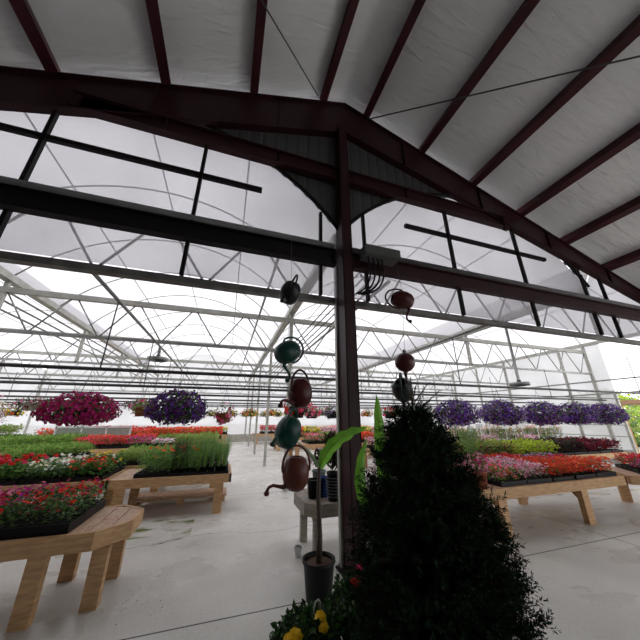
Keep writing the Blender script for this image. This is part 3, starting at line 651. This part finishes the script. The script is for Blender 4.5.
# ------------------------------------------------------------------ hanging baskets
def basket(label, x, y, z, rx, rz, leaf, petals, nb, nl, br=.03, pot=M_black, pr=.16, ph=.15, zp=2.25, asym=0, group=None, trail=.10, dome=1.0, sparse=False, ll=.05):
    t = thing('hanging_basket', label, 'hanging basket', (x, y, z), random.uniform(-.4, .4), group)
    b = MB().lathe([(0, -ph), (pr*.7, -ph), (pr, 0), (pr+.012, 0), (pr+.012, .02), (pr-.01, .02), (pr-.02, -.02), (0, -.02)], n=20); b.obj('pot', pot, t)
    hook = MB()
    for a in (0, 2.09, 4.19): hook.tube([(pr*math.cos(a), pr*math.sin(a), 0), (0, 0, zp-z-.06)], .003, 4)
    hook.tube([(0, 0, zp-z-.06), (0, 0, zp-z-.0)], .004, 4); hook.obj('hanger', M_wire, t)
    def pts(n, f0, f1):
        d = sph(n); d[:, 2] = np.where(d[:, 2] < 0, d[:, 2]*.8, d[:, 2])
        r = rng.uniform(f0, f1, (n, 1)); p = d*r*np.array([rx, rx, rz*dome]); rad = np.linalg.norm(p[:, :2], axis=1)/rx
        p[:, 2] -= trail*rz*rad**2*rng.uniform(.3, 1.6, n); p *= 1+.09*np.sin(5*np.arctan2(p[:, 1], p[:, 0])+asym)[:, None]; return p, d
    p, d = pts(nl, .45, 1.0); nn = d+sph(nl)*.6
    MB().leaves(p, sph(nl)+d*.3+np.array([0, 0, -.2]), nn, rng.uniform(.6, 1.2, nl)*ll, ll*.5, rng.integers(0, len(leaf), nl)).obj('foliage', leaf, t)
    if nb:
        p, d = pts(nb, .85, 1.04)
        MB().blooms(p, d+sph(nb)*.55, rng.uniform(.7, 1.15, nb)*br, rng.integers(0, len(petals), nb)).obj('blossoms', petals, t)
    return t
pet_l = [Lf['dark'], Lf['deep'], Lf['mid']]
for i, (x, l) in enumerate(((-1.84, 'huge mound of magenta petunias in the hanging basket over the begonias'), (-3.22, 'magenta petunia hanging basket cut by the left edge of the picture'))):
    basket(l, x, 4.6, 1.70, .43, .22, pet_l, [P['crimson'], P['magenta'], P['deepmag'], P['crimson'], P['magenta']], 1500, 1300, .024, group='magenta hanging baskets', asym=i)
basket('dark purple petunia basket hanging above the tall grasses', -.67, 4.6, 1.73, .40, .26, [Lf['dark'], Lf['deep'], Lf['mid']], [P['purple'], P['plum'], P['purple'], P['violet'], P['plum']], 1200, 1500, .024)
vl = ['leftmost purple petunia basket on the right, just above the spruce top', 'second purple petunia basket from the left in the right hand row', 'third purple petunia basket from the left in the right hand row', 'fourth purple petunia basket from the left in the right hand row', 'last purple petunia basket at the right end of the row']
for i, x in enumerate((4.41, 5.62, 6.85, 8.0, 9.1)):
    basket(vl[i], x, 4.6, 1.68, .41, .27, [Lf['deep'], Lf['sage'], Lf['grey'], Lf['grey']], [P['violet'], P['purple'], P['lilac'], P['violet'], P['plum']], 1300, 1500, .024, group='purple hanging baskets', asym=i*1.3)
basket('terracotta hanging pot of pink geraniums right of the dark purple basket', -.03, 6.4, 1.68, .20, .20, [Lf['mid'], Lf['deep']], [P['pink'], P['hotpink'], P['palepink']], 34, 200, .045, pot=M_terra, pr=.17, ph=.17, dome=1.2)
basket('pink geranium basket half hidden left of the dark purple basket', -1.55, 6.4, 1.78, .22, .18, [Lf['mid'], Lf['fresh']], [P['pink'], P['hotpink']], 24, 200, .04, pot=M_terra, pr=.15)
basket('white flowered hanging basket at the left edge', -4.2, 6.9, 1.70, .30, .30, [Lf['grey'], Lf['sage']], [P['white'], P['cream'], P['palepink']], 300, 300, .03, pot=M_white)
basket('brownish trailing basket in a white pot left of the magenta mound', -3.55, 6.9, 1.86, .32, .13, [Lf['tan'], Lf['grey'], Lf['burg']], [P['pink']], 20, 500, .02, pot=M_white, pr=.15, ph=.13)
basket('brownish trailing basket in a white pot between magenta and purple mounds', -1.75, 6.9, 1.86, .32, .13, [Lf['tan'], Lf['grey'], Lf['burg']], [P['pink']], 20, 500, .02, pot=M_white, pr=.15, ph=.13)
basket('red flowered basket with dark pot behind the maroon watering can', 1.13, 4.6, 1.76, .26, .16, [Lf['deep'], Lf['burg']], [P['red'], P['scarlet'], P['hotpink']], 60, 180, .035, pr=.13, ph=.16)
basket('pink flowered basket hanging behind and right of the maroon watering can', 2.05, 6.9, 1.74, .24, .16, [Lf['mid'], Lf['straw']], [P['hotpink'], P['pink']], 80, 250, .035)
basket('pale basket seen just left of the steel post', 2.6, 6.9, 1.74, .2, .2, [Lf['grey'], Lf['sage']], [P['lilac']], 50, 300, .03)
basket('orange flowered basket in a dark pot just right of the steel post', 2.05, 4.6, 1.77, .20, .20, [Lf['rust'], Lf['mid'], Lf['deep']], [P['orange'], P['salmon'] if 'salmon' in P else P['pink'], P['scarlet']], 60, 260, .03, pr=.12, ph=.17)
basket('red flowered basket peeking out behind the spruce tip', 4.0, 6.4, 1.74, .28, .14, [Lf['mid'], Lf['deep']], [P['hotpink'], P['red']], 60, 250, .035, zp=2.25)
basket('orange red flowers in a basket hung behind the purple row', 7.7, 6.4, 1.80, .2, .16, [Lf['mid']], [P['orange'], P['scarlet']], 90, 150, .035)
k = 0
for y, xsb, cols_ in ((9.2, (-6.6, -5.6, 3.2, 6.0, 8.0, 10.5), ('white', 'pink')), (11.5, (.9, 1.7, 2.6, 3.6, 6.0, -7.6, -6.3), ('yellow', 'orange')), (13.8, (-.6, .3, 1.2, 2.4, 4.0), ('yellow', 'cream')), (16.1, (.2, 1.0, 2.0, 3.4), ('cream', 'pink'))):
    for i, x in enumerate(xsb):
        rn = {9.2: 'fourth', 11.5: 'fifth', 13.8: 'sixth', 16.1: 'seventh'}[y]
        basket('small far hanging basket on the %s cross pipe, %s along it from the aisle' % (rn, ORD[i]), x, y, 1.80, .30, .16, [Lf['mid'], Lf['straw'], Lf['tan']], [P[c] for c in cols_], 40, 160, .04, group='small far hanging baskets', pr=.14, ph=.12, ll=.09)
# irrigation: two thin pipes hang in front
# ------------------------------------------------------------------ circulation fans
for (x, y, z, l) in ((-1.75, 7.6, 2.98, 'circulation fan hanging in the left half of the greenhouse'), (7.35, 5.3, 2.45, 'circulation fan hanging in the right half of the greenhouse')):
    t = thing('circulation_fan', l, 'fan', (x, y, z), R(80))
    Mx = Matrix.Rotation(0, 3, 'Y')
    MB().lathe([(.22, -.035), (.235, -.035), (.235, .035), (.22, .035), (.22, -.035)], n=20, M=Mx).obj('shroud', M_galv, t)
    g = MB()
    for r in (.06, .12, .18):
        g.tube([(r*math.cos(a), r*math.sin(a), -.045) for a in np.linspace(0, 6.28, 17)[:-1]], .004, 4, closed=True)
    for a in range(6): g.tube([(0, 0, -.045), (.22*math.cos(a*1.047), .22*math.sin(a*1.047), -.045)], .004, 4)
    g.obj('guard', M_pipe, t)
    MB().lathe([(0, -.04), (.05, -.04), (.05, .10), (0, .10)], n=12, M=Mx).obj('motor', M_pipe, t)
    MB().box(-.02, .02, -.03, .03, .1, (3.3 if x < 0 else 4.18)-z).obj('bracket', M_galv, t)
    for a in range(3):
        M2 = Matrix.Rotation(a*2.094, 3, 'Z') @ Matrix.Rotation(R(90), 3, 'Y'); b = MB(); v = [M2 @ Vector(q) for q in ((-.02, .03, .02), (.02, .03, -.02), (.05, .19, -.05), (-.03, .20, .05))]; v2 = [p_+Vector((.004, 0, 0)) for p_ in v]
        b.add(v+v2, [(0, 1, 2, 3), (7, 6, 5, 4), (0, 4, 5, 1), (1, 5, 6, 2), (2, 6, 7, 3), (3, 7, 4, 0)]); b.obj('blade', M_pipe, t)
# control box with cables on the header
t = thing('motor_box', 'dark grey motor box on the header right of the post', 'box', (2.0, 3.10, 3.88))
MB().box(-.29, .29, -.09, .13, 0, .17).obj('housing', M_box, t); MB().box(-.30, .30, -.10, -.09, .01, .16).obj('cover', M_box, t)
for k_, x in enumerate((-.25, -.17, -.09, -.02)):
    MB().tube([Vector((x+.04, 0, 0))*(1-q)**3+Vector((x+.10, 0, -.32))*3*q*(1-q)**2+Vector((x+.06, .04, -.50))*3*q*q*(1-q)+Vector((x*.5-.22, .2, -.54))*q**3 for q in np.linspace(0, 1, 12)], .014, 8).obj('cable', M_black, t)
# pale downspout at the right eave
tag(MB().beam((9.75, 2.9, 4.85), (9.75, 3.3, 4.15), .09, .07).obj('downspout', M_galvl), 'pale downspout piece under the right end of the rafter', 'downspout')

# ------------------------------------------------------------------ watering cans
def can(label, x, y, z, col, tilt, yawd, sc=1.0, roll=0):
    t = thing('watering_can', label, 'watering can', (x, y, z), 0)
    t.rotation_euler = (Matrix.Rotation(R(roll), 3, 'Y') @ Matrix.Rotation(R(yawd), 3, 'Z') @ Matrix.Rotation(R(tilt), 3, 'Y')).to_euler(); sc *= 1.12; t.scale = (sc,)*3
    m = mat('can_'+col, dict(green=(.006, .05, .038), dkgreen=(.005, .017, .014), maroon=(.065, .009, .010), brown=(.12, .030, .020), black=(.006, .008, .008))[col], .36, spec=.3)
    prof = [(0, -.125), (.03, -.124), (.06, -.112), (.088, -.08), (.102, -.03), (.104, .01), (.098, .05), (.082, .09), (.062, .113), (.05, .120), (.044, .116), (.055, .10), (.07, .07)]
    MB().lathe([(q*1.1, z*1.08) for q, z in prof], n=28).obj('body', m, t)
    pts = [(.085, 0, -.03)]+[(.0+(.135 if math.cos(a) > 0 else .125)*math.cos(a), 0, .05+.165*math.sin(a)) for a in np.linspace(R(-10), R(190), 17)]+[(-.09, 0, -.0)]
    MB().tube(pts, [.011]*len(pts), 8).obj('handle', m, t)
    sp = [(-.07, 0, -.07), (-.11, 0, -.095), (-.15, 0, -.085), (-.20, 0, -.072), (-.235, 0, -.082), (-.25, 0, -.105)]
    MB().tube(sp, [.026, .019, .014, .012, .012, .013], 10).obj('spout', m, t)
    MB().lathe([(0, .012), (.012, .01), (.020, 0), (.022, -.018), (.014, -.028), (0, -.03)], (-.252, 0, -.112), 12).obj('spout_tip', m, t)
    return t
can('black green watering can hanging topmost on the left chain', .60, 3.0, 3.06, 'black', -25, 78, .98, 22)
can('glossy green watering can hanging second on the left chain', .60, 3.0, 2.31, 'green', -62, 205, 1.02)
can('maroon watering can hanging in the middle of the left chain', .76, 3.0, 1.86, 'maroon', 0, 35, 1.05)
can('teal green watering can hanging fourth on the left chain', .64, 3.0, 1.46, 'green', 0, 58, 1.05, 18)
can('brown red watering can hanging lowest on the left chain', .735, 3.0, 1.08, 'brown', 0, 12, 1.05)
can('maroon watering can hanging topmost on the right chain', 2.24, 3.0, 3.19, 'maroon', -78, -12, 1.05)
can('maroon watering can hanging second on the right chain', 2.17, 3.0, 2.29, 'maroon', -70, 225, 1.0)
can('dark watering can hanging lowest on the right chain, touching the spruce tip', 2.09, 3.0, 1.93, 'dkgreen', -50, 50, 1.0)
for pts, l in (([(.60, 3.05, 3.9), (.62, 3.02, 3.2), (.6, 3.02, 2.4), (.7, 3.02, 2.0), (.66, 3.02, 1.62), (.7, 3.02, 1.26)], 'thin cord holding the five watering cans left of the post'), ([(2.25, 3.05, 3.86), (2.25, 3.0, 3.3), (2.18, 3.0, 2.4), (2.13, 3.0, 2.03), (2.09, 3.0, 1.93)], 'thin cord holding the three watering cans right of the post')):
    tag(MB().tube(pts, .0025, 5).obj('rope', M_wire), l, 'cord')

# ------------------------------------------------------------------ potted banana, pots on the small table
def pot_prof(r, h): return [(0, 0), (r*.78, 0), (r*.97, h*.92), (r*1.05, h*.92), (r*1.05, h), (r*.96, h), (r*.94, h*.9)]
def banana_leaf(parent, base, mid, tip, w0, m=M_bananal, n=14, wave=.012, roll=.0, side=None):
    b = MB(); A, B, C_ = map(Vector, (base, mid, tip)); V = []; F = []
    sd = Vector(side) if side else Vector((0, 0, 1)).cross(C_-A).normalized()
    for i in range(n+1):
        t_ = i/n; p_ = A*(1-t_)**2+B*2*t_*(1-t_)+C_*t_**2; wv = w0*min(1, (t_/.12)**.7)*max(0, (1-t_**3.2))**.8
        wob = wave*math.sin(i*2.1)
        upv = (C_-A).normalized().cross(sd).normalized()
        V += [p_+sd*(wv+wob*(i > 1))+upv*wv*.35, p_+sd*wv*.5+upv*wv*.1, p_, p_-sd*wv*.5+upv*wv*.1, p_-sd*(wv-wob*(i > 1))+upv*wv*.35]
    for i in range(n):
        for j in range(4): F.append((i*5+j, i*5+j+1, (i+1)*5+j+1, (i+1)*5+j))
    b.add(V, F, 0, True); lf = b.obj('leaf', m, parent)
    MB().tube([A*(1-q)**2+B*2*q*(1-q)+C_*q**2-Vector((0, 0, .003)) for q in np.linspace(0, .97, 9)], [.006*(1-.8*q) for q in np.linspace(0, 1, 9)], 6).obj('midrib', m, lf)
bt = thing('potted_banana_plant', 'banana plant with one bright leaf in a black pot beside the post', 'potted plant', (1.02, 3.12, 0))
MB().lathe(pot_prof(.155, .31), n=28).obj('pot', M_black, bt); MB().lathe([(0, .275), (.146, .27)], n=24).obj('bark_mulch', M_bark, bt)
MB().tube([(0, 0, .2), (.01, 0, .5), (-.005, 0, .8), (0, 0, 1.1)], [.034, .026, .022, .016], 10).obj('stem', mat('banana_stem', (.07, .04, .028), .6, 0, (.04, .03, .02), 14), bt)
banana_leaf(bt, (0, 0, 1.08), (.14, 0, 1.42), (.56, -.10, 1.50), .075, side=(.35, -.15, -.9))
banana_leaf(bt, (0, 0, 1.08), (-.06, .05, 1.2), (-.24, .1, 1.36), .07, m=mat('pale_leaf', (.20, .30, .16), .5, 0, (.14, .22, .10), 8, transl=.4))
b2 = thing('potted_banana_plant', 'second banana plant behind the spruce with an upright leaf', 'potted plant', (1.45, 2.45, 0))
MB().lathe(pot_prof(.13, .27), n=24).obj('pot', M_black, b2); MB().lathe([(0, .24), (.12, .235)], n=20).obj('bark_mulch', M_bark, b2)
MB().tube([(0, 0, .2), (-.02, 0, .6), (-.02, 0, .95)], [.028, .022, .014], 10).obj('stem', M_pstem, b2)
banana_leaf(b2, (-.02, 0, .9), (-.04, 0, 1.4), (-.05, .0, 1.82), .06, side=(1, -.3, 0), wave=.004)
banana_leaf(b2, (-.02, 0, .62), (-.36, .1, .95), (-.10, .15, 1.42), .07, side=(.9, -.1, -.3), wave=.004)
def small_pot(label, x, y, z, r, h, m, plant=None, ph=.2, n=120):
    t = thing('plant_pot', label, 'pot', (x, y, z)); MB().lathe(pot_prof(r, h), n=22).obj('pot', m, t); MB().lathe([(0, h*.9), (r*.93, h*.89)], n=20).obj('soil', M_soil, t)
    if plant:
        p_ = sph(n)*np.array([r*1.3, r*1.3, ph*.55])*rng.uniform(.3, 1, (n, 1))+np.array([0, 0, h+ph*.5]); d = sph(n)*.6+np.array([0, 0, .9])
        MB().leaves(p_, d, sph(n), rng.uniform(.05, .11, n), .025, rng.integers(0, len(plant), n)).obj('foliage', plant, t)
    return t
small_pot('dark round pot at the left front of the small grey table', 1.24, 4.0, .6, .10, .22, M_black)
small_pot('sage green pot with dark plant on the small grey table', 1.40, 4.28, .6, .10, .28, M_greenp, [Lf['burg'], Lf['dark']], .26)
small_pot('cobalt blue pot between the green pot and the black stack', 1.39, 4.02, .6, .075, .24, M_bluep)
st = small_pot('tall black pot stack with dark leafy plant beside the post', 1.44, 3.80, .6, .085, .33, M_black, [Lf['dark'], Lf['burg'], Lf['dark']], .46, 520)
b = MB()
for i in range(7): b.lathe([(.087+i*.0013, .05+i*.035), (.094+i*.0013, .055+i*.035), (.087+i*.0013, .06+i*.035)], n=22)
b.obj('rim_rings', mat('pale_label_print', (.12, .125, .13), .5), st)
for i, (x, y, l) in enumerate(((1.75, 4.25, 'leafy dark potted plant behind the post on the table'),)):
    small_pot(l, x, y, .6, .09, .16, M_black, [Lf['deep'], Lf['sage'], Lf['dark']], .5, 200)
# pot of pink flowers with feathery greens at the left end of the right bench
t = small_pot('terracotta pot of pink flowers with feathery greens on the right bench', 3.72, 3.66, .62, .135, .23, M_terra)
n = 420; p_ = sph(n)*np.array([.17, .17, .15])*rng.uniform(.4, 1, (n, 1))+np.array([0, 0, .35])
MB().leaves(p_, sph(n), sph(n), .045, .022, rng.integers(0, 3, n)).obj('foliage', [Lf['mid'], Lf['rust'], Lf['sage']], t)
q = sph(130); MB().blooms(q*np.array([.18, .18, .14])+np.array([0, 0, .35]), q, .022, rng.integers(0, 3, 130)).obj('blossoms', [P['pink'], P['palepink'], P['magenta']], t)
n = 700; a = rng.uniform(0, 6.28, n); hh = rng.uniform(.4, .82, n); rr = (hh-.25)*.35*rng.random(n)**.5; p_ = np.stack([rr*np.cos(a)-.06, rr*np.sin(a), hh], 1)
MB().leaves(p_, sph(n)+np.array([0, 0, .5]), sph(n), .06, .010, rng.integers(0, 2, n)).obj('feathery_green', [Lf['fresh'], Lf['sage']], t)

# ------------------------------------------------------------------ spruce in front
def spruce():
    t = thing('potted_spruce', 'large dark green spruce filling the foreground right of the post', 'tree', (1.18, 1.6, 0))
    MB().lathe(pot_prof(.2, .3), n=28).obj('pot', M_black, t)
    MB().tube([(0, 0, .25), (0, 0, 1.0), (.005, 0, 1.45), (0, 0, 1.74)], [.035, .022, .012, .005], 8).obj('trunk', M_pstem, t)
    prof = [(.22, .36), (.35, .39), (.55, .41), (.75, .42), (.95, .40), (1.15, .345), (1.3, .285), (1.45, .215), (1.55, .16), (1.62, .11), (1.68, .08), (1.72, .04)]
    zs_ = [q[0] for q in prof]; rs_ = [q[1] for q in prof]
    tw = MB(); nd = MB(); sprigs = []
    nbr = 1450
    for i in range(nbr):
        zt_ = 1.66-(1.66-.24)*(rng.random()**.75); a = rng.uniform(0, 6.283); r = np.interp(zt_, zs_, rs_)*(1+.10*math.sin(3*a+zt_*5))*rng.uniform(.80, 1.04)
        z0 = max(.2, zt_-.30*r); p0 = np.array([0, 0, z0]); p1 = np.array([r*math.cos(a), r*math.sin(a), zt_])
        pm = (p0+p1)/2+np.array([0, 0, -.05*r]); tw.tube([p0, pm, p1], [.006, .004, .002], 4)
        # secondary sprigs in the outer part
        m = int(5+13*r)
        for _ in range(m):
            u = rng.uniform(.2, 1.0); base = p0*(1-u)**2+pm*2*u*(1-u)+p1*u*u; fw = (p1-p0); fw /= np.linalg.norm(fw)
            d = fw+rng.normal(size=3)*.55+np.array([0, 0, .15]); d /= np.linalg.norm(d); sprigs.append((base, d, rng.uniform(.045, .10)))
        sprigs.append((p1-fw*.03, fw+np.array([0, 0, .25]), .075))
    for a, L, lean, zb in ((.0, .22, 1.0, 1.68), (2.8, .20, .9, 1.66), (4.4, .15, 1.0, 1.69), (1.4, .20, .5, 1.70), (5.7, .24, 1.2, 1.62), (3.4, .18, 1.3, 1.62), (0, .17, .05, 1.70), (.2, .20, 1.5, 1.60)):
        d = np.array([lean*math.cos(a), lean*math.sin(a), 1.0]); d /= np.linalg.norm(d); b0 = np.array([0, 0, zb]); tw.tube([b0, b0+d*L], [.005, .003], 4)
        sprigs.append((b0, d, L)); 
    K = 20; S = len(sprigs); B_ = np.array([s_[0] for s_ in sprigs]); Dd = np.array([s_[1] for s_ in sprigs]); Dd /= np.linalg.norm(Dd, axis=1, keepdims=True); Ln = np.array([s_[2] for s_ in sprigs])
    for k_ in range(K):
        u = (k_+.5)/K; pos = B_+Dd*(Ln*u)[:, None]; rnd = rng.normal(size=(S, 3)); rnd -= (rnd*Dd).sum(1, keepdims=True)*Dd; rnd /= np.linalg.norm(rnd, axis=1, keepdims=True)
        nd.leaves(pos, Dd*.75+rnd*.85, sph(S), rng.uniform(.016, .028, S), .0058, rng.integers(0, 3, S), 0)
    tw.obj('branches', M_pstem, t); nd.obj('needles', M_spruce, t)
    return t
spruce()
# ------------------------------------------------------------------ planter of pansies at the bottom
def planter(label, x, y, r, h, petals, nb, rx, rz, leaf, nl, hook=False, sp=None, seed=0):
    t = thing('flower_planter', label, 'planter', (x, y, 0)); MB().lathe(pot_prof(r, h), n=26).obj('pot', M_black, t); MB().lathe([(0, h*.93), (r*.9, h*.92)], n=20).obj('soil', M_soil, t)
    d = sph(nl); d[:, 2] = np.abs(d[:, 2]); p_ = d*np.array([rx, rx, rz])*rng.uniform(.5, 1, (nl, 1))+np.array([0, 0, h])
    MB().leaves(p_, sph(nl)+d*.5, d+sph(nl)*.6, rng.uniform(.03, .07, nl), .03, rng.integers(0, len(leaf), nl)).obj('foliage', leaf, t)
    for (bx, by, bz, c, rr) in sp:
        q = sph(9); q[:, 2] = np.abs(q[:, 2])*.7
        MB().blooms(np.array([bx, by, bz])+q*rr*.7, q+np.array([0, -.8, .5]), rr*.8, 0).obj('blossom', P[c], t)
    if hook: MB().tube([(.02, 0, h), (.02, .0, h+.22), (.03, 0, h+.25), (.05, 0, h+.26), (.06, 0, h+.24), (.062, 0, h+.21)], .006, 8).obj('white_hook', M_white, t)
    return t
pl = [Lf['dark'], Lf['deep'], Lf['dark']]
planter('black planter with yellow pansies at the bottom of the picture', .66, 2.18, .16, .22, None, 0, .27, .20, pl, 1500, True,
        [(-.13, -.12, .39, 'yellow', .035), (-.16, -.10, .37, 'yellow', .03), (.03, -.10, .44, 'yellow', .03), (.04, -.13, .41, 'yellow', .025), (-.13, -.24, .30, 'yellow', .03)])
planter('black planter with a few red flowers between pansies and spruce', 1.10, 2.30, .16, .26, None, 0, .30, .24, pl, 1700, False,
        [(-.10, -.08, .50, 'red', .03), (-.04, -.09, .50, 'red', .028), (.10, -.10, .50, 'red', .026), (-.02, .02, .54, 'hotpink', .02)])
tag(MB().lathe([(0, 0), (.035, 0), (.05, .10), (.053, .10), (.053, .108), (.046, .108), (.044, .1)], (1.03, 3.98, 0), 18).obj('small_pot', M_white), 'small white cup standing on the floor left of the banana pot', 'cup')
# petals fallen on the bench and floor
n = 26; pf = np.stack([rng.uniform(-1.15, -.85, n), rng.uniform(3.55, 4.2, n), np.full(n, .625)], 1); n2 = 70
pg = np.stack([rng.uniform(-.75, -.35, n2), rng.uniform(3.3, 4.3, n2), np.full(n2, .004)], 1)
nn = np.tile([0, 0, 1.], (n, 1)); tag(MB().blooms(pf, nn, rng.uniform(.006, .014, n), 0, cup=.1).obj('fallen_petals', P['crimson']), 'scattered fallen red petals on the near bench top', 'petals', kind='stuff')
tag(MB().blooms(pg, np.tile([0, 0, 1.], (n2, 1)), rng.uniform(.003, .008, n2), 0, cup=.1).obj('fallen_petals', M_soil), 'scattered dark crumbs on the floor beside the near bench', 'petals', kind='stuff')
# remove prototypes that were never placed
for k_, (vs, w_, c_) in PROTO.items():
    for o in vs[c_[0]:]:
        for ch in KIDS.get(o.name, []): bpy.data.objects.remove(ch)
        bpy.data.objects.remove(o)
